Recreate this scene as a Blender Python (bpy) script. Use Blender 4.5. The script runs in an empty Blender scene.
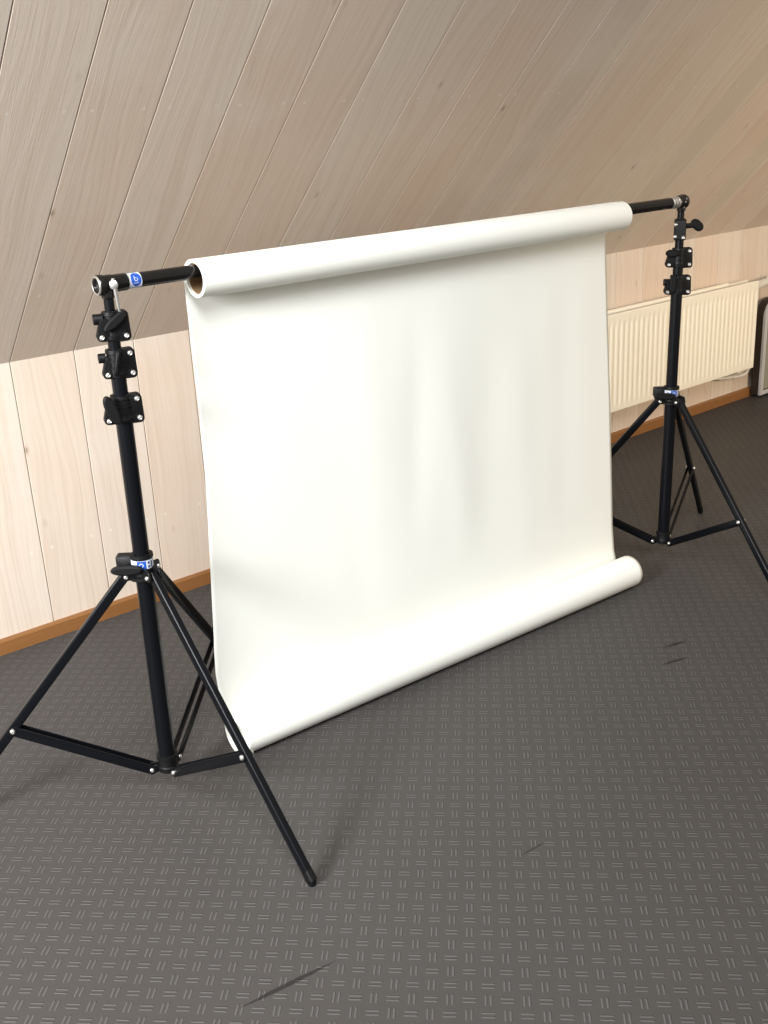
import bpy, bmesh, math, random
from math import sin, cos, pi, radians, sqrt
from mathutils import Vector, Matrix, noise

random.seed(4)
SC = bpy.context.scene
COL = SC.collection
V = Vector

# ------------------------------------------------------------------ materials
class NT:
    """small helper to write node trees"""
    def __init__(self, name):
        self.m = bpy.data.materials.new(name); self.m.use_nodes = True
        self.t = self.m.node_tree; self.n = self.t.nodes; self.l = self.t.links
        self.b = self.n['Principled BSDF']
    def add(self, typ, **kw):
        x = self.n.new(typ)
        for k, v in kw.items(): setattr(x, k, v)
        return x
    def put(self, sock, val):
        if isinstance(val, bpy.types.NodeSocket): self.l.new(val, sock)
        elif val is not None: sock.default_value = val
    def math(self, op, a, b=None, c=None, clamp=False):
        x = self.add('ShaderNodeMath', operation=op, use_clamp=clamp)
        self.put(x.inputs[0], a)
        if b is not None: self.put(x.inputs[1], b)
        if c is not None: self.put(x.inputs[2], c)
        return x.outputs[0]
    def smooth(self, val, lo, hi, a=0.0, b=1.0):
        x = self.add('ShaderNodeMapRange', interpolation_type='SMOOTHSTEP')
        self.put(x.inputs[0], val)
        for i, k in enumerate((lo, hi, a, b)): x.inputs[1+i].default_value = k
        return x.outputs[0]
    def mix(self, fac, a, b, blend='MIX'):
        x = self.add('ShaderNodeMix', data_type='RGBA', blend_type=blend)
        self.put(x.inputs[0], fac); self.put(x.inputs[6], a); self.put(x.inputs[7], b)
        return x.outputs[2]
    def comb(self, x, y, z):
        c = self.add('ShaderNodeCombineXYZ')
        for i, k in enumerate((x, y, z)): self.put(c.inputs[i], k)
        return c.outputs[0]
    def noise(self, vec, scale, detail=2.0, rough=0.5, dist=0.0):
        x = self.add('ShaderNodeTexNoise')
        self.put(x.inputs['Vector'], vec); x.inputs['Scale'].default_value = scale
        x.inputs['Detail'].default_value = detail; x.inputs['Roughness'].default_value = rough
        x.inputs['Distortion'].default_value = dist
        return x.outputs['Fac']
    def objxyz(self):
        tc = self.add('ShaderNodeTexCoord'); s = self.add('ShaderNodeSeparateXYZ')
        self.l.new(tc.outputs['Object'], s.inputs[0])
        return tc.outputs['Object'], s.outputs[0], s.outputs[1], s.outputs[2]

def C4(c): return (c[0], c[1], c[2], 1.0)

def simple(name, col, rough=0.5, metal=0.0, var=0.06, scale=30.0, bump=0.0, spec=0.5):
    k = NT(name); _v, x, y, z = k.objxyz()
    n = k.noise(_v, scale, 3.0)
    lo = tuple(c*(1-var) for c in col); hi = tuple(min(1, c*(1+var)) for c in col)
    k.put(k.b.inputs['Base Color'], k.mix(n, C4(lo), C4(hi)))
    k.b.inputs['Roughness'].default_value = rough
    k.b.inputs['Metallic'].default_value = metal
    k.b.inputs['Specular IOR Level'].default_value = spec
    if bump:
        bn = k.add('ShaderNodeBump'); bn.inputs['Distance'].default_value = bump
        k.put(bn.inputs['Height'], k.noise(_v, scale*8, 2.0)); k.put(k.b.inputs['Normal'], bn.outputs[0])
    return k.m

BOARD, SEAM0 = 0.18517, 1.07217       # board width and the x of one seam

def pine(name):
    """whitewashed spruce boards; local x runs across the boards, local y along them"""
    k = NT(name); vec, x, y, z = k.objxyz()
    t = k.math('DIVIDE', k.math('SUBTRACT', x, SEAM0), BOARD)
    idn = k.math('FLOOR', t); fr = k.math('SUBTRACT', t, idn)
    wn = k.add('ShaderNodeTexWhiteNoise', noise_dimensions='1D'); k.put(wn.inputs['W'], idn)
    rnd = wn.outputs['Value']
    wn2 = k.add('ShaderNodeTexWhiteNoise', noise_dimensions='1D'); k.put(wn2.inputs['W'], k.math('ADD', idn, 71.3))
    rnd2 = wn2.outputs['Value']
    off = k.math('MULTIPLY', rnd, 13.0)
    # meandering growth rings
    warp = k.noise(k.comb(k.math('MULTIPLY', x, 5.0), k.math('ADD', k.math('MULTIPLY', y, 1.3), off), off), 1.0, 2.0)
    ringx = k.math('ADD', k.math('MULTIPLY', fr, 1.1), k.math('MULTIPLY', warp, 1.0))
    g1 = k.noise(k.comb(k.math('MULTIPLY', ringx, 16.0), k.math('MULTIPLY', y, 0.7), off), 1.0, 3.0, 0.6)
    fine = k.noise(k.comb(k.math('MULTIPLY', x, 260.0), k.math('MULTIPLY', y, 6.0), off), 1.0, 3.0, 0.6)
    rings = k.math('SINE', k.math('MULTIPLY', ringx, 46.0))
    # tone of the board itself
    tone = k.mix(rnd, (0.71, 0.615, 0.52, 1), (0.69, 0.56, 0.455, 1))
    tone = k.mix(k.smooth(rnd2, 0.55, 0.75, 0, 0.6), tone, (0.60, 0.545, 0.46, 1))
    tone = k.mix(k.smooth(g1, 0.38, 0.75, 0, 0.36), tone, (0.50, 0.385, 0.285, 1))
    tone = k.mix(k.smooth(rings, 0.2, 1.0, 0, 0.05), tone, (0.45, 0.30, 0.21, 1))
    tone = k.mix(k.smooth(fine, 0.5, 0.75, 0, 0.05), tone, (0.50, 0.37, 0.28, 1))
    # pale sapwood band along one edge
    edge = k.math('ADD', fr, k.math('MULTIPLY', warp, 0.12))
    side = k.smooth(edge, 0.84, 0.88, 0, 1)
    tone = k.mix(k.math('MULTIPLY', side, k.smooth(rnd2, 0.2, 0.7, 0.05, 0.55)), tone, (0.72, 0.63, 0.54, 1))
    # whitewash patches
    wash = k.noise(vec, 3.2, 4.0, 0.6)
    tone = k.mix(k.smooth(wash, 0.45, 0.75, 0, 0.38), tone, (0.72, 0.66, 0.58, 1))
    # knots: a few dark ovals
    vo = k.add('ShaderNodeTexVoronoi', feature='F1'); vo.inputs['Scale'].default_value = 1.0
    k.put(vo.inputs['Vector'], k.comb(k.math('DIVIDE', x, 0.11), k.math('DIVIDE', y, 0.20), off))
    kd = vo.outputs['Distance']
    sp = k.add('ShaderNodeSeparateColor'); k.put(sp.inputs[0], vo.outputs['Color'])
    have = k.smooth(sp.outputs[0], 0.52, 0.56)
    ring = k.math('MULTIPLY', k.smooth(kd, 0.03, 0.12, 1.0, 0.0), have)
    core = k.math('MULTIPLY', k.smooth(kd, 0.02, 0.055, 1.0, 0.0), have)
    tone = k.mix(k.math('MULTIPLY', ring, 0.40), tone, (0.42, 0.29, 0.20, 1))
    tone = k.mix(k.math('MULTIPLY', core, 0.55), tone, (0.22, 0.15, 0.11, 1))
    # filled nail heads: pale dots in cross lines
    ny = k.math('SUBTRACT', k.math('FRACT', k.math('DIVIDE', k.math('ADD', y, 0.03), 0.6)), 0.5)
    nx = k.math('SUBTRACT', k.math('ABSOLUTE', k.math('SUBTRACT', fr, 0.5)), 0.33)
    nd = k.math('SQRT', k.math('ADD', k.math('POWER', k.math('MULTIPLY', ny, 0.6), 2.0), k.math('POWER', k.math('MULTIPLY', nx, BOARD), 2.0)))
    tone = k.mix(k.smooth(nd, 0.003, 0.0058, 0.75, 0.0), tone, (0.78, 0.71, 0.63, 1))
    # joints
    jd = k.math('MULTIPLY', k.math('MINIMUM', fr, k.math('SUBTRACT', 1.0, fr)), BOARD)
    tone = k.mix(k.smooth(jd, 0.0006, 0.0016, 0.8, 0.0), tone, (0.10, 0.06, 0.045, 1))
    k.put(k.b.inputs['Base Color'], tone)
    k.b.inputs['Roughness'].default_value = 0.55
    bn = k.add('ShaderNodeBump'); bn.inputs['Distance'].default_value = 0.0006; bn.inputs['Strength'].default_value = 0.5
    k.put(bn.inputs['Height'], k.math('ADD', fine, g1)); k.put(k.b.inputs['Normal'], bn.outputs[0])
    return k.m

def floor_mat():
    k = NT('grey_studded_vinyl'); vec, x, y, z = k.objxyz()
    q = sqrt(0.5); c = 0.0318
    u = k.math('MULTIPLY', k.math('SUBTRACT', x, y), q); v = k.math('MULTIPLY', k.math('ADD', x, y), q)
    U = k.math('ADD', k.math('DIVIDE', k.math('SUBTRACT', u, 1.7896), c), 0.5)
    W = k.math('ADD', k.math('DIVIDE', k.math('SUBTRACT', v, -0.6431), c), 0.5)
    i = k.math('FLOOR', U); j = k.math('FLOOR', W)
    fu = k.math('SUBTRACT', k.math('SUBTRACT', U, i), 0.5); fv = k.math('SUBTRACT', k.math('SUBTRACT', W, j), 0.5)
    par = k.math('FLOORED_MODULO', k.math('ADD', i, j), 2.0)
    inv = k.math('SUBTRACT', 1.0, par)
    s = k.math('ADD', k.math('MULTIPLY', par, fv), k.math('MULTIPLY', inv, fu))
    l = k.math('ADD', k.math('MULTIPLY', par, fu), k.math('MULTIPLY', inv, fv))
    s = k.math('SUBTRACT', k.math('ABSOLUTE', s), 0.135)
    l = k.math('MAXIMUM', k.math('SUBTRACT', k.math('ABSOLUTE', l), 0.30), 0.0)
    d = k.math('SQRT', k.math('ADD', k.math('MULTIPLY', s, s), k.math('MULTIPLY', l, l)))
    hgt = k.smooth(d, 0.015, 0.085, 1.0, 0.0)
    grain = k.noise(vec, 420.0, 2.0, 0.6)
    patch = k.noise(vec, 2.6, 4.0, 0.6)
    col = k.mix(patch, (0.051, 0.047, 0.045, 1), (0.063, 0.0585, 0.0565, 1))
    col = k.mix(k.math('MULTIPLY', grain, 0.25), col, (0.09, 0.085, 0.08, 1))
    col = k.mix(k.math('MULTIPLY', hgt, 0.42), col, (0.145, 0.142, 0.142, 1))  # highlights on the raised dashes painted in as a lighter colour
    # dark scuffs left on the vinyl
    for (ax, ay), (bx, by), w in (((0.678, -1.583), (0.861, -1.609), 0.0048), ((2.2186, -1.3095), (2.297, -1.3313), 0.0062),
                                  ((2.1397, -1.3666), (2.2232, -1.3888), 0.0056), ((1.306, -1.639), (1.369, -1.6434), 0.0022)):
        L2 = (bx-ax)**2+(by-ay)**2
        tt = k.math('ADD', k.math('MULTIPLY', k.math('SUBTRACT', x, ax), (bx-ax)/L2), k.math('MULTIPLY', k.math('SUBTRACT', y, ay), (by-ay)/L2), clamp=True)
        dx = k.math('SUBTRACT', x, k.math('MULTIPLY_ADD', tt, bx-ax, ax)); dy = k.math('SUBTRACT', y, k.math('MULTIPLY_ADD', tt, by-ay, ay))
        dd = k.math('SQRT', k.math('ADD', k.math('MULTIPLY', dx, dx), k.math('MULTIPLY', dy, dy)))
        wid = k.math('MULTIPLY', k.math('ADD', k.math('SINE', k.math('MULTIPLY', tt, pi)), 0.12), w)
        wid = k.math('MULTIPLY', wid, k.smooth(k.noise(vec, 60.0, 2.0), 0.2, 0.6, 0.55, 1.0))
        msk = k.math('LESS_THAN', dd, wid)
        col = k.mix(k.math('MULTIPLY', msk, 0.78), col, (0.016, 0.015, 0.015, 1))
    k.put(k.b.inputs['Base Color'], col)
    k.put(k.b.inputs['Roughness'], k.smooth(patch, 0.3, 0.7, 0.52, 0.60))
    k.b.inputs['Specular IOR Level'].default_value = 0.16
    bn = k.add('ShaderNodeBump'); bn.inputs['Distance'].default_value = 0.0010; bn.inputs['Strength'].default_value = 1.0
    k.put(bn.inputs['Height'], k.math('ADD', hgt, k.math('MULTIPLY', grain, 0.12))); k.put(k.b.inputs['Normal'], bn.outputs[0])
    return k.m

def oak():
    k = NT('oiled_oak_trim'); vec, x, y, z = k.objxyz()
    g = k.noise(k.comb(k.math('MULTIPLY', x, 4.0), k.math('MULTIPLY', y, 60.0), k.math('MULTIPLY', z, 130.0)), 1.0, 3.0, 0.6)
    big = k.noise(k.comb(k.math('MULTIPLY', x, 1.2), 0.0, k.math('MULTIPLY', z, 10.0)), 1.0, 2.0)
    c = k.mix(g, (0.20, 0.085, 0.026, 1), (0.31, 0.145, 0.048, 1))
    c = k.mix(k.smooth(big, 0.3, 0.7, 0, 0.35), c, (0.23, 0.09, 0.027, 1))
    k.put(k.b.inputs['Base Color'], c); k.b.inputs['Roughness'].default_value = 0.42
    return k.m

def paper_mat(name, col):
    k = NT(name); vec, x, y, z = k.objxyz()
    n = k.noise(vec, 900.0, 2.0); p = k.noise(vec, 1.8, 3.0)
    k.put(k.b.inputs['Base Color'], k.mix(p, C4(col), C4(tuple(c*0.985 for c in col))))
    k.b.inputs['Roughness'].default_value = 0.72; k.b.inputs['Specular IOR Level'].default_value = 0.25
    bn = k.add('ShaderNodeBump'); bn.inputs['Distance'].default_value = 0.0001; bn.inputs['Strength'].default_value = 0.3
    k.put(bn.inputs['Height'], n); k.put(k.b.inputs['Normal'], bn.outputs[0])
    return k.m

M = {
    'pine': pine('whitewashed_pine'),
    'floor': floor_mat(),
    'oak': oak(),
    'paper': paper_mat('white_seamless_paper', (0.89, 0.892, 0.83)),
    'card': simple('brown_cardboard', (0.20, 0.115, 0.055), 0.8, var=0.12, scale=60),
    'tube': simple('black_anodised_tube', (0.0035, 0.004, 0.0055), 0.28, var=0.1, scale=20, spec=0.20),
    'gloss': simple('glossy_black_bar', (0.007, 0.0065, 0.006), 0.16, var=0.1, scale=20, spec=0.4),
    'plastic': simple('black_nylon', (0.0045, 0.0045, 0.005), 0.46, var=0.1, scale=80, bump=0.0002, spec=0.25),
    'steel': simple('bright_zinc', (0.74, 0.73, 0.70), 0.32, 0.9, var=0.05),
    'whitelabel': simple('white_label', (0.60, 0.64, 0.72), 0.4, var=0.02),
    'blue': simple('blue_label_print', (0.015, 0.075, 0.40), 0.4, var=0.04),
    'ink': simple('dark_label_print', (0.03, 0.05, 0.14), 0.5, var=0.02),
    'enamel': simple('cream_white_enamel', (0.90, 0.85, 0.72), 0.34, var=0.015, scale=6),
    'pipe': simple('white_painted_pipe', (0.70, 0.68, 0.62), 0.35, var=0.02),
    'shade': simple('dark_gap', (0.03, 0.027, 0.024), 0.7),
    'greycase': simple('light_grey_casing', (0.50, 0.50, 0.50), 0.45, var=0.03),
    'greenpanel': simple('grey_green_panel', (0.27, 0.26, 0.205), 0.5, var=0.05, scale=12),
    'browncase': simple('dark_brown_side', (0.018, 0.011, 0.007), 0.5, var=0.1, scale=12),
}

# ------------------------------------------------------------------ mesh helpers
def frame(d, up=V((0, 0, 1))):
    d = d.normalized(); s = d.cross(up)
    if s.length < 1e-5: s = V((1, 0, 0))
    s.normalize(); return d, s, s.cross(d).normalized()

def add_ring_surface(bm, rings, closed_ring=True, cap0=False, cap1=False, loop=False):
    vs = [[bm.verts.new(p) for p in r] for r in rings]
    n = len(vs[0])
    pairs = list(zip(vs[:-1], vs[1:])) + ([(vs[-1], vs[0])] if loop else [])
    for a, b in pairs:
        for i in range(n if closed_ring else n-1):
            j = (i+1) % n
            bm.faces.new((a[i], a[j], b[j], b[i]))
    if cap0: bm.faces.new(list(reversed(vs[0])))
    if cap1: bm.faces.new(vs[-1])
    return vs

def add_lathe(bm, origin, axis, prof, seg=28, loop=False, cap0=True, cap1=True):
    """prof: list of (along, radius)"""
    o = V(origin); d, s, t = frame(V(axis))
    rings = []
    for z, r in prof:
        rings.append([o + d*z + (s*cos(2*pi*i/seg) + t*sin(2*pi*i/seg))*r for i in range(seg)])
    add_ring_surface(bm, rings, True, cap0 and not loop, cap1 and not loop, loop)

def add_cyl(bm, a, b, r, seg=24, bev=0.0008, r2=None):
    a = V(a); b = V(b); L = (b-a).length; r2 = r if r2 is None else r2
    add_lathe(bm, a, b-a, [(0, max(r-bev, 1e-4)), (bev, r), (L-bev, r2), (L, max(r2-bev, 1e-4))], seg)

def add_pipe(bm, a, b, ro, ri, seg=48, bev=0.0008):
    a = V(a); b = V(b); L = (b-a).length
    add_lathe(bm, a, b-a, [(0, ri), (0, ro-bev), (bev, ro), (L-bev, ro), (L, ro-bev), (L, ri)], seg, loop=True)

def add_tube(bm, pts, r, seg=12, cap=True):
    pts = [V(p) for p in pts]; rings = []; s = None
    for i, p in enumerate(pts):
        d = (pts[min(i+1, len(pts)-1)] - pts[max(i-1, 0)]).normalized()
        if s is None: _, s, _t = frame(d, V((0.13, 0.21, 0.97)))
        s = (s - d*s.dot(d)).normalized(); t = s.cross(d)
        rr = r[i] if isinstance(r, (list, tuple)) else r
        rings.append([p + (s*cos(2*pi*k/seg) + t*sin(2*pi*k/seg))*rr for k in range(seg)])
    add_ring_surface(bm, rings, True, cap, cap)

def rrect(w, h, r, n=5):
    """rounded rectangle outline, counter-clockwise"""
    out = []
    for cx, cy, a0 in ((w/2-r, h/2-r, 0), (-w/2+r, h/2-r, 90), (-w/2+r, -h/2+r, 180), (w/2-r, -h/2+r, 270)):
        for i in range(n):
            a = radians(a0 + 90*i/(n-1)); out.append((cx+r*cos(a), cy+r*sin(a)))
    return out

def add_prism(bm, origin, ex, ey, outline, depth, bev=0.0):
    """outline in the ex,ey plane, extruded along ex x ey (centred)"""
    o = V(origin); ex = V(ex).normalized(); ey = V(ey).normalized(); ez = ex.cross(ey)
    cx = sum(p[0] for p in outline)/len(outline); cy = sum(p[1] for p in outline)/len(outline)
    w = max(abs(p[0]-cx) for p in outline); hh = max(abs(p[1]-cy) for p in outline)
    def ring(z, b):
        fx = (w-b)/w if w > b else 1; fy = (hh-b)/hh if hh > b else 1
        return [o + ex*(cx+(p[0]-cx)*fx) + ey*(cy+(p[1]-cy)*fy) + ez*z for p in outline]
    if bev: rings = [ring(-depth/2, bev), ring(-depth/2+bev, 0), ring(depth/2-bev, 0), ring(depth/2, bev)]
    else: rings = [ring(-depth/2, 0), ring(depth/2, 0)]
    add_ring_surface(bm, rings, True, True, True)

def add_bar(bm, a, b, w, h, up, rad=0.002):
    """rectangular bar from a to b; w across, h along 'up'"""
    a = V(a); b = V(b); d = (b-a).normalized()
    s = d.cross(V(up)).normalized(); t = s.cross(d)
    ol = rrect(w, h, rad, 4)
    rings = [[p + s*x + t*y for x, y in ol] for p in (a, b)]
    add_ring_surface(bm, rings, True, True, True)

def add_box(bm, lo, hi, bev=0.0):
    lo = V(lo); hi = V(hi); c = (lo+hi)/2
    add_prism(bm, c, (1, 0, 0), (0, 1, 0), rrect(hi.x-lo.x, hi.y-lo.y, max(bev, 1e-4), 3 if bev else 2), hi.z-lo.z, bev)

def obj(name, bm, mat, parent=None, loc=None, smooth=True, ang=40):
    bmesh.ops.recalc_face_normals(bm, faces=bm.faces)
    me = bpy.data.meshes.new(name); bm.to_mesh(me); bm.free()
    me.materials.append(mat)
    if smooth:
        for p in me.polygons: p.use_smooth = True
        me.set_sharp_from_angle(angle=radians(ang))
    o = bpy.data.objects.new(name, me); COL.objects.link(o)
    if parent: o.parent = parent
    if loc: o.location = loc
    return o

def BM(): return bmesh.new()

def thing(name, label, cat, loc=(0, 0, 0), group=None):
    o = bpy.data.objects.new(name, None); COL.objects.link(o); o.location = loc
    o.empty_display_size = 0.05; o['label'] = label; o['category'] = cat
    if group: o['group'] = group
    return o

def tag(o, label=None, cat=None, kind=None, group=None):
    if label: o['label'] = label
    if cat: o['category'] = cat
    if kind: o['kind'] = kind
    if group: o['group'] = group
    return o

# ------------------------------------------------------------------ room shell
KNEE, TH = 0.8167, radians(44.63)
X0, X1 = -2.6, 6.4
def boards_surface(length, ylo):
    """a boarded plane in local x (across), y (along); shallow joints modelled between the boards"""
    bm = BM(); xs = []
    i0 = math.floor((X0-SEAM0)/BOARD); i1 = math.ceil((X1-SEAM0)/BOARD)
    for i in range(i0, i1+1):
        s = SEAM0 + i*BOARD
        xs += [(s-0.0022, 0.0), (s-0.0008, -0.003), (s+0.0008, -0.003), (s+0.0022, 0.0)]
    rings = [[V((x, yy, z)) for x, z in xs] for yy in (ylo, ylo+length)]
    add_ring_surface(bm, rings, False)
    return bm
w = obj('wall_back', boards_surface(KNEE+0.02, -0.02), M['pine'], smooth=False)
w.rotation_euler = (radians(90), 0, 0); w['kind'] = 'structure'
w['label'] = 'low knee wall of upright whitewashed pine boards'
SLOPE = 2.15
c = obj('ceiling', boards_surface(SLOPE, 0.0), M['pine'], smooth=False)
# local y climbs the slope towards the room, local z faces down into the room
c.matrix_world = Matrix(((1, 0, 0, 0), (0, -cos(TH), -sin(TH), 0), (0, sin(TH), -cos(TH), KNEE), (0, 0, 0, 1)))
c['kind'] = 'structure'; c['label'] = 'sloping attic ceiling of long whitewashed pine boards'
bm = BM(); add_box(bm, (X0, -5.2, -0.05), (X1, 0.02, 0.0)); f = obj('floor', bm, M['floor'], smooth=False)
f['kind'] = 'structure'; f['label'] = 'grey vinyl floor with raised paired-dash tread pattern'
bm = BM()
prof = [(0.0, 0.0), (-0.0125, 0.0), (-0.0125, 0.038), (-0.0085, 0.0455), (0.0, 0.0455)]
rings = [[V((x, y, z)) for y, z in prof] for x in (X0, X1)]
add_ring_surface(bm, rings, True, True, True)
b = obj('baseboard_back', bm, M['oak'], ang=25); b['kind'] = 'structure'; b['label'] = 'orange-brown oak skirting along the knee wall'
# gable end beyond the right edge of the picture, same boards
bm = BM()
H2 = KNEE + SLOPE*sin(TH); Y2 = -SLOPE*cos(TH)
add_prism(bm, (X1-0.3, 0, 0), (0, 1, 0), (0, 0, 1), [(0, 0), (0, KNEE), (Y2, H2), (-5.2, H2), (-5.2, 0)], 0.04)
g = obj('wall_right', bm, M['pine'], smooth=False); g['kind'] = 'structure'; g['label'] = 'pine gable wall'

# ------------------------------------------------------------------ light stands
def capsule_outline(pts_r, n=10):
    """hull-like outline through circles (x, y, r) given in order around"""
    out = []
    m = len(pts_r)
    for k, (x, y, r) in enumerate(pts_r):
        px, py, _ = pts_r[k-1]; nx, ny, _ = pts_r[(k+1) % m]
        a0 = math.atan2(y-py, x-px) - pi/2; a1 = math.atan2(ny-y, nx-x) - pi/2
        while a1 < a0: a1 += 2*pi
        for i in range(n): 
            a = a0 + (a1-a0)*i/(n-1); out.append((x+r*cos(a), y+r*sin(a)))
    return out

def wing(bm, o, along, up, L, W, T):
    """a flat wing-nut lever: waisted oval"""
    o = V(o); along = V(along).normalized(); up = V(up).normalized()
    ol = []
    for i in range(28):
        a = 2*pi*i/28; x = cos(a)*L/2; y = sin(a)*W/2*(0.86+0.14*abs(cos(a)))
        ol.append((x, y))
    add_prism(bm, o, along, up, ol, T, T*0.3)

def bolt(parent, o, axis, r=0.0052, h=0.005):
    bm = BM(); add_lathe(bm, o, axis, [(-0.002, r), (h*0.5, r), (h*0.8, r*0.82), (h, r*0.5), (h*0.9, r*0.35), (h*0.9, 0.0005)], 16)
    return obj('bolt', bm, M['steel'], parent)

def build_stand(label, base, lean, phi, zh, rj, zj, zb, ztop, collars, ex, splay):
    root = thing('light_stand', label, 'light stand', (base[0], base[1], 0), 'light stands holding the crossbar')
    ax = lambda z: V((lean[0]*z, lean[1]*z, z))
    ez = (ax(1)-ax(0)).normalized(); ex = (V(ex) - ez*V(ex).dot(ez)).normalized(); ey = ez.cross(ex)   # ey points away from the viewer side
    fr = -ey
    ro = 0.0363
    z3, z2, z1 = collars[0][0], collars[1][0], collars[2][0]
    # telescoping column
    bm = BM(); add_cyl(bm, ax(zb-0.004), ax(zh-0.012), 0.0180, 32); obj('lower_column', bm, M['tube'], root)
    bm = BM(); add_cyl(bm, ax(zh+0.012), ax(z3-0.026), 0.0168, 32); obj('main_tube', bm, M['tube'], root)
    bm = BM(); add_cyl(bm, ax(z3+0.026), ax(z2-0.024), 0.0148, 32); obj('middle_tube', bm, M['tube'], root)
    bm = BM(); add_cyl(bm, ax(z2+0.024), ax(z1-0.024), 0.0124, 32); obj('upper_tube', bm, M['tube'], root)
    bm = BM(); add_cyl(bm, ax(z1+0.024), ax(ztop-0.0165), 0.0098, 28); obj('spigot', bm, M['tube'], root)
    # clamp collars
    for z, rh, kind in collars:
        o = ax(z); bm = BM()
        tw = radians(20 if kind in ('diagonal', 'edge', 'upright') else -4); ca_, sa_ = cos(tw), sin(tw)
        e1, f1 = ex*ca_ - fr*sa_, fr*ca_ + ex*sa_
        xr = {'diagonal': .0235, 'edge': .0270}.get(kind, .0295); xl = {'diagonal': .0225, 'edge': .0205}.get(kind, .0295)
        if kind == 'side': e1, f1 = (ex*0.25-fr*0.97).normalized(), (fr*0.25+ex*0.97).normalized()
        P = lambda x, y, q=0.0: o + e1*x + f1*q + ez*y
        # hub with flanged ends
        add_lathe(bm, o-ez*0.0265, ez, [(0, rh+.0015), (0.0005, rh+.0045), (.006, rh+.005), (.0075, rh+.0035), (.0150, rh+.003), (.0158, rh+.0045), (.0185, rh+.0045),
                  (.0193, rh+.003), (.0285, rh+.003), (.0293, rh+.0045), (.032, rh+.0045), (.0328, rh+.003), (.044, rh+.003), (.0455, rh+.005), (.0525, rh+.0045), (.053, rh+.0015)], 36)
        if kind == 'side':
            ear = capsule_outline([(.022, -.024, .007), (.022, .024, .007), (-.012, .024, .005), (-.012, -.024, .005)])
            add_prism(bm, P(0, 0), e1, ez, ear, 0.034, 0.003)
        else:
            # two-bolt ear on one side, knob lug and lower ear on the other
            ear = capsule_outline([(xr, -.0215, .0095), (xr-.0015, .0185, .0095), (0, .021, .006), (0, -.0255, .006)])
            add_prism(bm, P(0, 0, 0.004), e1, ez, ear, 0.020, 0.002)
            ear = capsule_outline([(0, -.026, .004), (0, .012, .004), (-xl+.006, .006, .008), (-xl, -.0195, .0095)])
            add_prism(bm, P(0, 0, 0.004), e1, ez, ear, 0.020, 0.002)
        col = obj('clamp_collar', bm, M['plastic'], root)
        if kind == 'side':
            for y in (.016, -.018): bolt(col, o - ex*.0165 + fr*.012 + ez*y, fr*.5-ex)
            bolt(col, o + fr*.029 - ez*.020 + ex*.002, fr)
            bm = BM(); add_cyl(bm, o+ex*rh+ez*.010, o+ex*.040+ez*.012, 0.0075, 20)
            wing(bm, o+ex*.049+ez*.012, (ex*0.75-ez*0.66), (ez*0.75+ex*.66), .042, .031, .016)
            obj('lever', bm, M['plastic'], col)
            continue
        for x, y in ((xr, -.0205), (xr-.0015, .0180)):
            if kind == 'diagonal' and y > 0: continue
            bolt(col, P(x, y, .014), f1)
        bolt(col, P(-xl, -.0205, .014), f1)
        bm = BM()
        if kind == 'upright':      # lever standing upright at the front
            add_cyl(bm, P(-.024, .004, .0), P(-.024, .004, .026), .0085, 20)
            wing(bm, P(-.024, .004, .030), (ez*0.95-e1*.31), (e1*0.95+ez*.31), .060, .026, .012)
        elif kind == 'edge':       # lever seen edge on in front of the hub
            add_cyl(bm, P(-.020, .011, .002), P(-.034, .011, .002), .0095, 20)
            wing(bm, P(-.003, .003, rh+.011), (ez*0.97+e1*.22), f1, .050, .018, .007)
        elif kind == 'diagonal':   # lever lying slantwise across the hub
            add_cyl(bm, P(-.016, .013, .002), P(-.034, .013, .002), .0105, 20)
            wing(bm, P(.004, .010, rh+.012), (ez*0.62+e1*.78), (e1*-0.62+ez*.78), .056, .019, .010)
        elif kind == 'flat':       # lever level, pointing away to the side
            add_cyl(bm, P(-.014, .013, .0), P(-.014, .013, .018), .0095, 20)
            wing(bm, P(-.022, .013, .020), e1, ez, .040, .024, .012)
        elif kind == 'tall':
            add_cyl(bm, P(-.020, .006, .002), P(-.040, .006, .002), .0105, 20)
            wing(bm, P(-.017, .004, rh+.008), (ez+e1*0.03), (e1-ez*.03), .056, .022, .012)
        obj('lever', bm, M['plastic'], col)
    # leg collar with its wing knob and label
    oh = ax(zh); bm = BM()
    add_lathe(bm, oh-ez*0.012, ez, [(0, .0185), (0, .030), (.0015, .0315), (.006, .0315), (.0075, .030), (.009, .024), (.022, .0235), (.024, .0225), (.044, .0222), (.046, .0240), (.053, .0235), (.0535, .0178)], 36)
    legs_dir = []
    for k in (0, 1, 2):
        a = phi + k*2*pi/3 + splay[k]; r = V((cos(a), sin(a), 0)); t = V((-sin(a), cos(a), 0)); legs_dir.append((r, t))
        for s in (-1, 1):
            add_prism(bm, oh + r*.0335 + t*s*.0125, r, V((0, 0, 1)), capsule_outline([(.006, -.003, .0075), (.004, .006, .0075), (-.012, .009, .006), (-.012, -.004, .006)], 6), .005, .0008)
    # split block that the wing knob tightens
    add_prism(bm, oh - ex*.033*1 + ez*.024 + ey*.004, ex, ez, rrect(.040, .030, .004), .022, .002)
    lc = obj('leg_collar', bm, M['plastic'], root)
    bm = BM(); kn = oh - ex*.027 + fr*.027 + ez*.016
    add_cyl(bm, kn - fr*.018, kn, .008, 18); wing(bm, kn + fr*.002, ex, ez, .066, .024, .014)
    obj('wing_knob', bm, M['plastic'], lc)
    # printed band on the collar
    def band(name, r, z0, z1, a0, a1, mat, par, n=24):
        bm = BM(); rings = []
        for i in range(n+1):
            a = a0+(a1-a0)*i/n; d = ex*sin(a) + fr*cos(a)
            rings.append([oh + d*r + ez*z0, oh + d*r + ez*z1])
        add_ring_surface(bm, rings, False); return obj(name, bm, mat, par)
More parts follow.
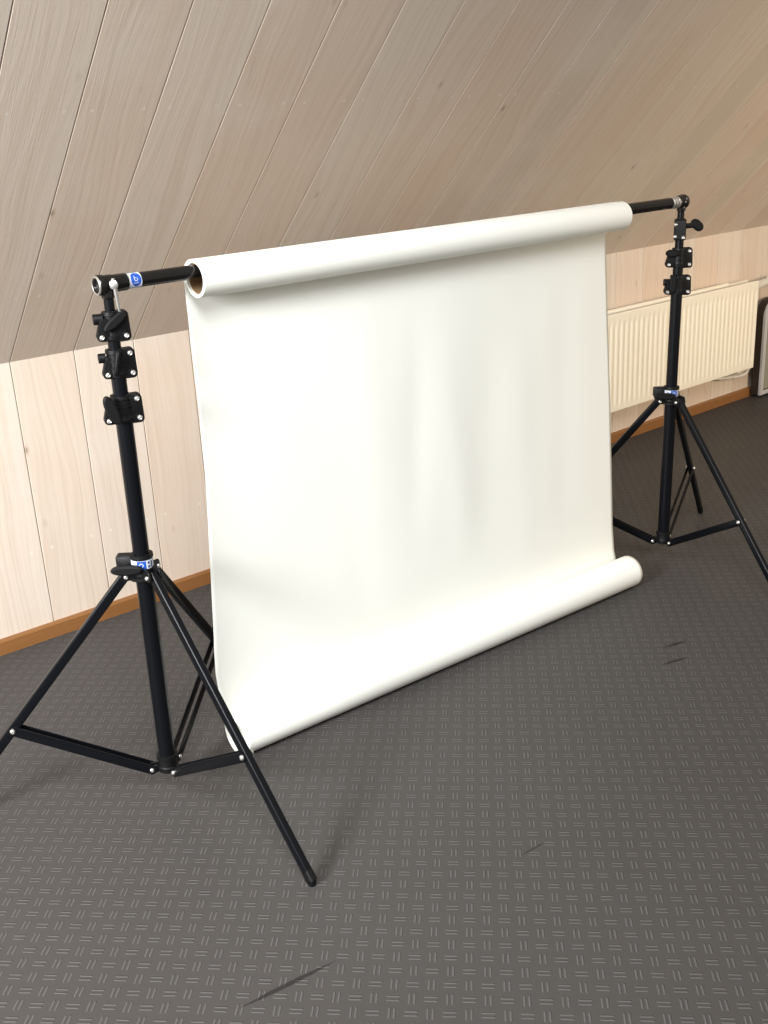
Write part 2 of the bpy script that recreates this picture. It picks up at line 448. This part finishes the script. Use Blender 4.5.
    lb = band('label_band', .0228, .0128, .0315, -2.2, 1.5, M['whitelabel'], lc)
    band('blue_print', .0230, .0134, .0308, -0.30, 0.55, M['blue'], lb)
    for a0, a1, q0, q1 in ((.70, .92, .015, .020), (.70, .90, .0235, .0285), (1.02, 1.22, .015, .0285), (-.62, -.54, .025, .028), (-.85, -.76, .025, .028)):
        band('print_mark', .0230, q0, q1, a0, a1, M['ink'], lb, 4)
    # a pale ring and dot inside the blue patch
    bm = BM()
    for i in range(20):
        a = 2*pi*i/20; a2 = 2*pi*(i+1)/20
        q = []
        for aa, rr in ((a, .0030), (a2, .0030), (a2, .0021), (a, .0021)):
            th = rr*1.5*cos(aa)/.022 + 0.10; zz = .0220 + rr*1.5*sin(aa)
            q.append(bm.verts.new(oh + (ex*sin(th)+fr*cos(th))*.0232 + ez*zz))
        bm.faces.new(q)
    obj('print_ring', bm, M['whitelabel'], lb, smooth=False)
    # lower strut collar
    ob = ax(zb); bm = BM()
    add_lathe(bm, ob-ez*0.010, ez, [(0, .012), (0, .0215), (.001, .0225), (.012, .0225), (.013, .0215), (.015, .0210), (.029, .0210), (.031, .0235), (.040, .0235), (.041, .0182)], 32)
    for r, t in legs_dir:
        for s in (-1, 1):
            add_prism(bm, ob + r*.030 + t*s*.0065, r, V((0, 0, 1)), rrect(.022, .018, .006), .004, .0006)
    bc = obj('strut_collar', bm, M['plastic'], root)
    # legs and struts
    for r, t in legs_dir:
        hp = oh + r*ro + V((0, 0, -.001)); j = r*rj + V((0, 0, zj)); d = (j-hp).normalized()
        foot = hp + d*((hp.z-.010)/(-d.z))
        n = t.cross(d)
        bm = BM(); add_bar(bm, hp - d*.006, foot - d*.020, .0150, .0205, n, .0028)
        leg = obj('leg', bm, M['tube'], root)
        bm = BM(); add_bar(bm, foot - d*.0205, foot + d*.002, .0165, .0215, n, .004)
        add_lathe(bm, foot, (0, 0, -1), [(-.006, .0075), (.004, .0085), (.0095, .0075), (.010, .005)], 16)
        obj('foot_cap', bm, M['plastic'], leg)
        for s in (-1, 1): bolt(leg, hp + t*s*.0150, t*s, .0050, .004)
        # strut, a folded channel
        a = ob + r*.036; bq = j.copy(); dd = (bq-a).normalized(); nn = t.cross(dd)
        if nn.z < 0: nn = -nn
        bm = BM(); Ls = (bq-a).length   # folded channel open at the top: two flanges and spacers at the ends
        for sg in (-1, 1):
            add_prism(bm, a + t*sg*.0097, dd, nn, capsule_outline([(-.001, -.0, .0108), (Ls-.005, 0, .0108)], 10), .0022, .0004)
        add_cyl(bm, a - t*.0095, a + t*.0095, .0045, 12); add_cyl(bm, bq - t*.0095, bq + t*.0095, .0045, 12)
        st = obj('strut', bm, M['tube'], root)
        for s in (-1, 1):
            bolt(st, a + t*s*.0110, t*s, .0050, .004); bolt(st, bq + t*s*.0110, t*s, .0056, .0045)
    return root, ax, ex, fr, ez

S = 0.86207
EXL = V((0.772, -0.635, 0))
LX, LY, LEANL = 1.0662*S, -1.0881*S, (.0078, -.0015)
RX, RY, LEANR = 3.1508*S, -1.1001*S, (.0269, .0038)
ZB = 1.1140
rootL, axL, exL, frL, ezL = build_stand(
    'nearer black tripod light stand, one leg crossing in front of the paper', (LX, LY), LEANL, 1.6445+pi, .6100*S, .3545*S, .2487*S, .0712*S, ZB,
    [(.8750, .0168, 'upright'), (.9650, .0148, 'edge'), (1.0375, .0124, 'diagonal')], EXL, (0, 0, 0))
rootR, axR, exR, frR, ezR = build_stand(
    'farther black tripod light stand, standing in front of the radiator', (RX, RY), LEANR, 7.6700+pi, .6160*S, .3514*S, .2590*S, .0857*S, ZB,
    [(.8790, .0168, 'tall'), (.9580, .0148, 'flat'), (1.0350, .0110, 'side')], EXL, (.035, 0, 0))

# bar holders on top of the spigots: a sleeve lying along the crossbar
TL = V((LX, LY, 0)) + axL(ZB); TR = V((RX, RY, 0)) + axR(ZB)
BD = (TR-TL).normalized()
def holder(root, T, d, lo, hi, r, pin):
    base = V(root.location); T = T - base
    bm = BM()
    add_lathe(bm, T + d*lo, d, [(.004, .0006), (.004, r*.62), (0.001, r*.72), (0, r*1.05), (.003, r*1.16), (.012, r*1.16), (.0135, r*1.06), (.030, r*1.06), (.031, r), (hi-lo-.002, r), (hi-lo, r*.95), (hi-lo, .001)], 36)
    add_lathe(bm, T + V((0, 0, -.027)), (0, 0, 1), [(0, .0098), (.002, .0125), (.014, .0135), (.020, .0120)], 24)
    h = obj('bar_holder', bm, M['gloss'], root)
    bm = BM(); add_lathe(bm, T + d*(lo-.0006), d, [(0, r*.86), (-.001, r*.9), (-.001, r*1.0), (.0008, r*1.09), (.002, r*1.09)], 36, cap0=False, cap1=False)
    obj('end_ring', bm, M['steel'] if pin else M['plastic'], h)
    return h
# nearer stand: screw with a hanging pin in front of the sleeve
hl = holder(rootL, TL, BD, -.0215, .040, .0168, True)
TLl = TL - V(rootL.location)
s0 = TLl + frL*.0165 + BD*.0205 + V((0, 0, .000)); bm = BM()
add_lathe(bm, s0, frL, [(-.002, .0055), (.006, .0055), (.007, .0085), (.011, .0085), (.0125, .006)], 18)
add_cyl(bm, s0+frL*.008-exL*.009, s0+frL*.008+exL*.003, .0032, 12); add_cyl(bm, s0+frL*.008+V((0, 0, .012)), s0+frL*.008, .0036, 12)
add_tube(bm, [s0+frL*.008+V((0, 0, 0))+exL*.001, s0+frL*.007+exL*.002-V((0, 0, .020)), s0+frL*.004+exL*.003-V((0, 0, .050))], [.0042, .0036, .0028], 12)
obj('pin_screw', bm, M['steel'], hl)
bm = BM(); add_lathe(bm, TLl + BD*.036 + frL*.0160 , frL, [(-.002, .003), (.0012, .003), (.0016, .002)], 12); obj('rivet', bm, M['steel'], hl)
hr = holder(rootR, TR, -BD, -.013, .021, .0175, False)
bm = BM()
TRl = TR - V(rootR.location)
bolt(hr, TRl + frR*.0175 + BD*.006, frR, .0048); 

# ------------------------------------------------------------------ crossbar
cb = thing('crossbar', 'black telescopic crossbar running through the paper roll from stand to stand', 'crossbar', tuple(TL))
LB = (TR-TL).length; XRR = 2.479
USPL = XRR - TL.x
bm = BM(); add_cyl(bm, BD*.0402, BD*USPL, .0143, 36); obj('inner_bar', bm, M['gloss'], cb)
bm = BM(); add_cyl(bm, BD*USPL, BD*(LB-.0215), .0158, 36); obj('outer_bar', bm, M['gloss'], cb)
# pale banding next to the far sleeve
for k in range(3):
    bm = BM(); add_pipe(bm, BD*(LB-.0225-.0125*k-.009), BD*(LB-.0225-.0125*k), .0168, .0155, 32)
    obj('end_band', bm, M['steel'], cb)['label'] = 'silver band by the far stand'
# sticker by the near sleeve: silver band, blue oval, white arch mark
_, bs, bt = frame(BD)
ub = (V((0, 0, 1)) - BD*BD.z).normalized(); fb = ub.cross(BD).normalized()
if fb.dot(frL) < 0: fb = -fb
def on_bar(u, a, r): return BD*u + (fb*cos(a)+ub*sin(a))*r
bm = BM(); rings = [[on_bar(u, 2*pi*i/40, .01475) for i in range(40)] for u in (.0405, .067)]
add_ring_surface(bm, rings, True); sk = obj('sticker', bm, M['whitelabel'], cb)
bm = BM(); cu, ca = .0550, 0.30
rings = []
for q in range(7):
    rr = q/6
    rings.append([on_bar(cu + .0108*rr*cos(2*pi*i/36), ca + .0145*rr*sin(2*pi*i/36)/.0148, .01495) for i in range(36)])
rings[0] = [on_bar(cu + .0001*cos(2*pi*i/36), ca + .0001*sin(2*pi*i/36), .01495) for i in range(36)]
add_ring_surface(bm, rings, True); obj('blue_oval', bm, M['blue'], sk)
bm = BM()     # white letter-like arch "U" with a foot line
def strip(path, wd):
    prev = None
    for k, (a, b) in enumerate(path):
        a0, b0 = path[max(k-1, 0)]; a1, b1 = path[min(k+1, len(path)-1)]
        tx, ty = a1-a0, b1-b0; L = math.hypot(tx, ty) or 1; nx, ny = -ty/L*wd/2, tx/L*wd/2
        cur = [bm.verts.new(on_bar(cu+a+s*nx, ca+(b+s*ny)/.0148, .0151)) for s in (-1, 1)]
        if prev: bm.faces.new((prev[0], prev[1], cur[1], cur[0]))
        prev = cur
strip([(-.0030, .0065), (-.0033, .0030), (-.0036, -.0010)] + [(-.0036+.0033*(1-cos(t)), -.0010-.0026*sin(t)) for t in [pi*i/8 for i in range(1, 8)]] + [(.0030, -.001), (.0030, .0012)], .0013)
strip([(-.0060, -.0072), (-.0015, -.0078), (.0045, -.0070)], .0010)
strip([(-.0012, .0020), (.0014, .0020)], .0011)
obj('white_mark', bm, M['whitelabel'], sk, smooth=False)

# ------------------------------------------------------------------ paper backdrop
RR, RB = 0.0381, 0.0474
CORE = 0.0287
YC = (TL.y+TR.y)/2
ZC = ZB - (CORE-.0143-.0003)
XL, XR = 1.1175, 2.4712
pb = thing('paper_backdrop', 'white paper backdrop hanging from a roll on the crossbar, lower end rolled up on floor', 'backdrop', (0, YC, 0))
pb['kind'] = 'thing'
def yaxis(x): return TL.y + (TR.y-TL.y)*(x-TL.x)/(TR.x-TL.x) - YC
A, B = V((XL, yaxis(XL), ZC)), V((XR, yaxis(XR), ZC))
bm = BM(); add_pipe(bm, A, B, RR, CORE+.0032, 72, .0016); obj('paper_roll', bm, M['paper'], pb)
bm = BM(); add_pipe(bm, A+V((.005, 0, 0)), B-V((.005, 0, 0)), CORE+.0030, CORE, 56); obj('cardboard_core', bm, M['card'], pb)

def sm(a, b, x):
    t = min(1, max(0, (x-a)/(b-a))); return t*t*(3-2*t)
ybot = lambda u: (-1.0753+(-1.1478+1.0753)*u)*S - YC
NU = 150
EDGE_L = ((1.20, 1.1150), (1.10, 1.1152), (.91, 1.1176), (.82, 1.1190), (.665, 1.1185), (.49, 1.1100), (.385, 1.1045), (.32, 1.1015), (.20, 1.0955), (.126, 1.0995), (.05, 1.1040), (-1, 1.1040))
EDGE_R = ((1.20, 2.4500), (1.10, 2.4510), (.897, 2.4576), (.74, 2.4632), (.58, 2.4690), (.363, 2.4722), (.18, 2.4745), (.106, 2.4795), (.05, 2.4945), (-1, 2.4945))
def lerp(tab, z):
    for (za, xa), (zb_, xb) in zip(tab[:-1], tab[1:]):
        if za >= z >= zb_: return xb + (xa-xb)*(z-zb_)/(za-zb_)
    return tab[-1][1]
bm = BM(); cols = []
ztop, zlow = ZC, RB
for iu in range(NU+1):
    u = iu/NU; pts = []
    def xe(z, outer):   # where the column u stands at height z
        lo = lerp(EDGE_L, z) + 0.0008*noise.noise(V((z*22, 3.1, 0)))
        hi = lerp(EDGE_R, z) + 0.0005*noise.noise(V((z*20, 9.7, 0)))
        return lo + (hi-lo)*u
    yb0 = A.y + (B.y-A.y)*u
    # over the top roll
    for k in range(9):
        a = radians(100 - 100*k/8); pts.append(V((xe(ztop, 0), yb0 + (RR+.0007)*cos(a), ztop + (RR+.0007)*sin(a))))
    yt, ye = yb0 + RR + .0007, ybot(u) + RB
    NZ = 110
    for k in range(1, NZ+1):
        s = k/NZ; z = ztop + (zlow-ztop)*s
        y = yt + (ye-yt)*(s**1.25)
        x = xe(z, 0); env = sm(0, .14, s)*sm(1, .84, s)
        # soft vertical buckles, strongest right of the middle
        bk = 0.0
        for cx, wd, am, s0, s1, ln in ((1.60, .050, -.0042, .12, .50, .06), (1.72, .045, .0052, .22, .66, -.05), (1.85, .050, -.0050, .30, .72, .08), (1.97, .055, .0040, .25, .75, -.06), (1.50, .05, .004, .5, .8, .1),
                                       (2.10, .05, -.0030, .25, .9, 0), (2.27, .05, .0024, .15, .8, 0), (1.42, .08, .0028, .3, .9, .04), (1.27, .08, -.0016, .1, .8, 0)):
            xx = (x - cx - ln*(s-.5))/wd
            bk += am*math.exp(-xx*xx)*sm(s0-.12, s0+.15, s)*sm(s1+.15, s1-.12, s)
        bk += .0040*noise.noise(V((x*3.2, z*1.8, 1.7))) + .0022*noise.noise(V((x*7, z*5.0, 5.2)))
        # side edges curl very slightly backwards
        curl = .003*math.exp(-(x-1.10)/.03)*env
        pts.append(V((x, y + bk*env*.36*(.35+.65*sm(1.0, .93, u)) + curl, z)))
    # rolled-up lower end: spiral under and forward
    yc = ybot(u); turns = 2.35; NS = 96
    for k in range(1, NS+1):
        a = -2*pi*turns*k/NS
        r = RB - .0011*max(0, (-a - 1.5*pi))/1.0
        z = RB + r*sin(a); xs = xe(max(z, .0)*0 + .03, 1)
        pts.append(V((xs, yc + r*cos(a), max(z, .0006))))
    cols.append([bm.verts.new(p) for p in pts])
for a_, b_ in zip(cols[:-1], cols[1:]):
    for k in range(len(a_)-1): bm.faces.new((a_[k], b_[k], b_[k+1], a_[k+1]))
# split the hanging sheet from the rolled-up end
nsplit = 9 + 110 - 1
ps = obj('paper_sheet', bm, M['paper'], pb, ang=80)
bmr = BM(); bmr.from_mesh(ps.data); bms = BM(); bms.from_mesh(ps.data)
for bmx, keep_roll in ((bmr, True), (bms, False)):
    per = 9+110+96; bmx.verts.ensure_lookup_table()
    kill = [f for f in bmx.faces if (min(v.index % per for v in f.verts) >= nsplit) != keep_roll]
    bmesh.ops.delete(bmx, geom=kill, context='FACES')
bms.to_mesh(ps.data); bms.free()
for p in ps.data.polygons: p.use_smooth = True
re_ = obj('rolled_end', bmr, M['paper'], pb, ang=80)
for o in (ps, re_):
    sd = o.modifiers.new('thickness', 'SOLIDIFY'); sd.thickness = .0005; sd.offset = 0

# ------------------------------------------------------------------ radiator
rad = thing('radiator', 'cream white ribbed panel radiator mounted low on the pine knee wall', 'radiator', (0, 0, 0))
RX0, RX1, RZ0, RZ1, RYF = 3.16, 4.591, .1825, .588, -.103
def rad_panel(yf, sgn, margin):
    bm = BM(); pitch = .0333; xs = []
    n = int((RX1-RX0-.05)/pitch); x0 = RX0+.025
    for i in range(n+1):
        s = x0 + i*pitch
        for o_, dpt in ((0, 0), (.009, 0), (.0125, .5), (.0155, 1), (.0225, 1), (.0255, .5), (.029, 0)): xs.append((s+o_, dpt))
    xs = [(RX0, 0)] + [q for q in xs if q[0] < RX1-.012] + [(RX1, 0)]
    zs = [(RZ0, 0), (RZ0+.022, 0), (RZ0+.034, .6), (RZ0+.044, 1), (RZ1-.052, 1), (RZ1-.042, .6), (RZ1-.030, 0), (RZ1, 0)]
    rings = [[V((x, yf + sgn*.0034*d*m, z)) for x, d in xs] for z, m in zs]
    rings = [[p + V((0, sgn*.011, 0)) for p in rings[0]]] + [[p + V((0, sgn*.002, -.002)) for p in rings[0]]] + rings + [[p + V((0, sgn*.003, .003)) for p in rings[-1]]] + [[p + V((0, sgn*.011, .003)) for p in rings[-1]]]
    add_ring_surface(bm, rings, False)
    # end returns and back face so it is a closed panel
    for xx in (RX0, RX1):
        vs = [bm.verts.new(V((xx, yf + d, z))) for d, z in ((0, RZ0), (sgn*.011, RZ0-.002), (sgn*.011, RZ1+.003), (sgn*.002, RZ1+.003), (0, RZ1))]
        bm.faces.new(vs)
    vs = [bm.verts.new(V((x, yf+sgn*.0112, z))) for x, z in ((RX0, RZ0-.002), (RX1, RZ0-.002), (RX1, RZ1+.003), (RX0, RZ1+.003))]
    bm.faces.new(vs)
    return bm
obj('front_panel', rad_panel(RYF, 1, 0), M['enamel'], rad, ang=30)
bm = rad_panel(-.036, -1, 0)
obj('rear_panel', bm, M['enamel'], rad, ang=30)
bm = BM()    # rounded water channel of the rear panel that shows above, and the dark convector gap
add_tube(bm, [(RX0+.01, -.040, RZ1-.004), (RX1-.16, -.040, RZ1-.004)], .0125, 14)
obj('header_tube', bm, M['enamel'], rad)
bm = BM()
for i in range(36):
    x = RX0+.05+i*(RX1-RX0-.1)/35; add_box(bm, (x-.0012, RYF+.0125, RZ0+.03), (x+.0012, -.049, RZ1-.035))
add_box(bm, (RX0+.02, RYF+.0125, RZ0+.05), (RX1-.02, RYF+.0145, RZ1-.02))  # dark sheet behind the front panel, colour stands in for the gap's shade
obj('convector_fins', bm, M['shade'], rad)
bm = BM()    # upper corner plug and connector
add_cyl(bm, (RX1-.012, -.070, RZ1-.034), (RX1+.012, -.070, RZ1-.034), .020, 24); obj('end_plug', bm, M['shade'], rad)
bm = BM()
add_cyl(bm, (RX1+.012, -.070, RZ1-.030), (RX1+.030, -.070, RZ1-.030), .017, 24)
add_tube(bm, [(RX1+.03, -.070, RZ1-.030), (RX1+.10, -.066, RZ1-.024), (RX1+.22, -.060, RZ1-.018)], .019, 16)
obj('supply_pipe', bm, M['pipe'], rad)
bm = BM()
add_cyl(bm, (RX1+.002, -.070, RZ0+.030), (RX1+.026, -.070, RZ0+.030), .010, 20)
add_cyl(bm, (RX1+.020, -.070, RZ0+.030), (RX1+.020, -.070, RZ0+.062), .009, 20)
add_lathe(bm, (RX1+.020, -.070, RZ0+.062), (0, 0, 1), [(0, .012), (.012, .012), (.016, .007)], 18)
obj('valve', bm, M['pipe'], rad)
for k, dx in enumerate((0.020, -0.016)):
    bm = BM(); pts = [(RX1+dx, -.070+.02*k, RZ0+.030), (RX1+dx, -.070+.02*k, RZ0+.004)]
    for i in range(1, 10):
        an = (pi/2)*i/9; pts.append((RX1+dx - .050*(1-cos(an)), -.070+.02*k+.004*i/9, RZ0+.004 - .042*sin(an)))
    pts += [(RX1-.10+dx, -.055+.012*k, RZ0-.040), (RX1-.14+dx, -.034, RZ0-.036), (RX1-.16+dx, -.0125, RZ0-.036)]
    add_tube(bm, pts, .0085, 12); obj('return_pipe', bm, M['pipe'], rad)
for x in (RX0+.2, RX1-.15):
    bm = BM(); add_box(bm, (x-.015, -.034, RZ0+.02), (x+.015, -.0005, RZ1-.03), .002); obj('wall_bracket', bm, M['enamel'], rad)

# ------------------------------------------------------------------ small appliance past the radiator
CX0, CX1, CYF, CYB, CZ1 = 4.718, 5.16, -.075, -.022, .478
ap = thing('cabinet', 'low light grey cabinet with rounded top corner beside the radiator', 'cabinet', (CX0, CYF, 0))
L_ = lambda x, y, z: V((x-CX0, y-CYF, z))
R0 = .085; W_, H_ = CX1-CX0, CZ1-.014
ol = [(0, 0), (W_, 0), (W_, H_)] + [(R0-R0*sin(a), H_-R0+R0*cos(a)) for a in [pi/2*i/10 for i in range(11)]]
bm = BM(); add_prism(bm, L_(CX0, (CYF+.012+CYB)/2, .014), (1, 0, 0), (0, 0, 1), ol, (CYB-CYF-.012)); obj('carcass', bm, M['browncase'], ap, ang=30)
# front frame: outline ring with an opening
bm = BM()
inner = [(.024, .020), (W_-.024, .020), (W_-.024, H_-.10), (.024, H_-.10)]
oo = [bm.verts.new(L_(CX0+x, CYF, .014+z)) for x, z in ol]; oi = [bm.verts.new(L_(CX0+x, CYF, .014+z)) for x, z in inner]
bm.faces.new((oo[0], oo[1], oi[1], oi[0])); bm.faces.new((oo[1], oo[2], oi[2], oi[1]))
bm.faces.new([oo[2]] + oo[3:] + [oi[3], oi[2]]) ; bm.faces.new((oo[-1], oo[0], oi[0], oi[3]))
r = bmesh.ops.extrude_face_region(bm, geom=list(bm.faces)); 
for v in [g for g in r['geom'] if isinstance(g, bmesh.types.BMVert)]: v.co.y += .012
obj('front_frame', bm, M['greycase'], ap, ang=30)
bm = BM(); add_box(bm, L_(CX0+.028, CYF+.004, .040), L_(CX1-.028, CYF+.0115, .014+H_-.106), .001); obj('door', bm, M['greenpanel'], ap)['label'] = 'grey-green door panel'
for x in (CX0+.06, CX1-.06):
    bm = BM(); add_box(bm, L_(x-.02, CYF+.02, 0), L_(x+.02, CYB-.004, .0138), .001); obj('foot', bm, M['shade'], ap)

# ------------------------------------------------------------------ light
def area(name, loc, target, size, power, col, sy=None, spread=180):
    l = bpy.data.lights.new(name, 'AREA'); l.energy = power; l.color = col; l.size = size; l.spread = radians(spread)
    if sy: l.shape = 'RECTANGLE'; l.size_y = sy
    o = bpy.data.objects.new(name, l); COL.objects.link(o); o.location = loc
    o.rotation_euler = (V(target)-V(loc)).to_track_quat('-Z', 'Y').to_euler(); return o
area('roof_window', (-0.2, -3.0, 2.95), (1.15, -0.75, 0.2), 1.0, 35, (0.94, 0.98, 1.0), 1.3, 110)
area('gable_window', (-2.2, -1.85, 1.85), (1.2, -0.45, 0.35), 0.9, 143, (0.97, 0.985, 1.0), 1.0, 140)
area('room_lamp', (4.0, -4.3, 1.35), (4.4, 0.0, 0.45), 0.8, 15.5, (1.0, 0.80, 0.57), None, 75)
wd = bpy.data.worlds.new('room_ambient'); SC.world = wd; wd.use_nodes = True
bg = wd.node_tree.nodes['Background']; bg.inputs[0].default_value = (1.0, 0.92, 0.82, 1); bg.inputs[1].default_value = 0.42

# ------------------------------------------------------------------ camera
cam = bpy.data.cameras.new('camera'); co = bpy.data.objects.new('camera', cam); COL.objects.link(co)
yaw, pitch, roll = radians(39.4484), radians(19.97067), radians(-3.04697)
fw = V((sin(yaw)*cos(pitch), cos(yaw)*cos(pitch), -sin(pitch))); rt = V((cos(yaw), -sin(yaw), 0)); up = rt.cross(fw)
r2 = rt*cos(roll)+up*sin(roll); u2 = -rt*sin(roll)+up*cos(roll)
m = Matrix((r2, u2, -fw)).transposed().to_4x4(); m.translation = V((0, -3.31067*S, 1.6*S)); co.matrix_world = m
cam.sensor_fit = 'HORIZONTAL'; cam.sensor_width = 36; cam.lens = 1077.69*36/768; cam.clip_start = .05
SC.camera = co
SC.view_settings.view_transform = 'Standard'; SC.view_settings.look = 'None'; SC.view_settings.exposure = 0.14
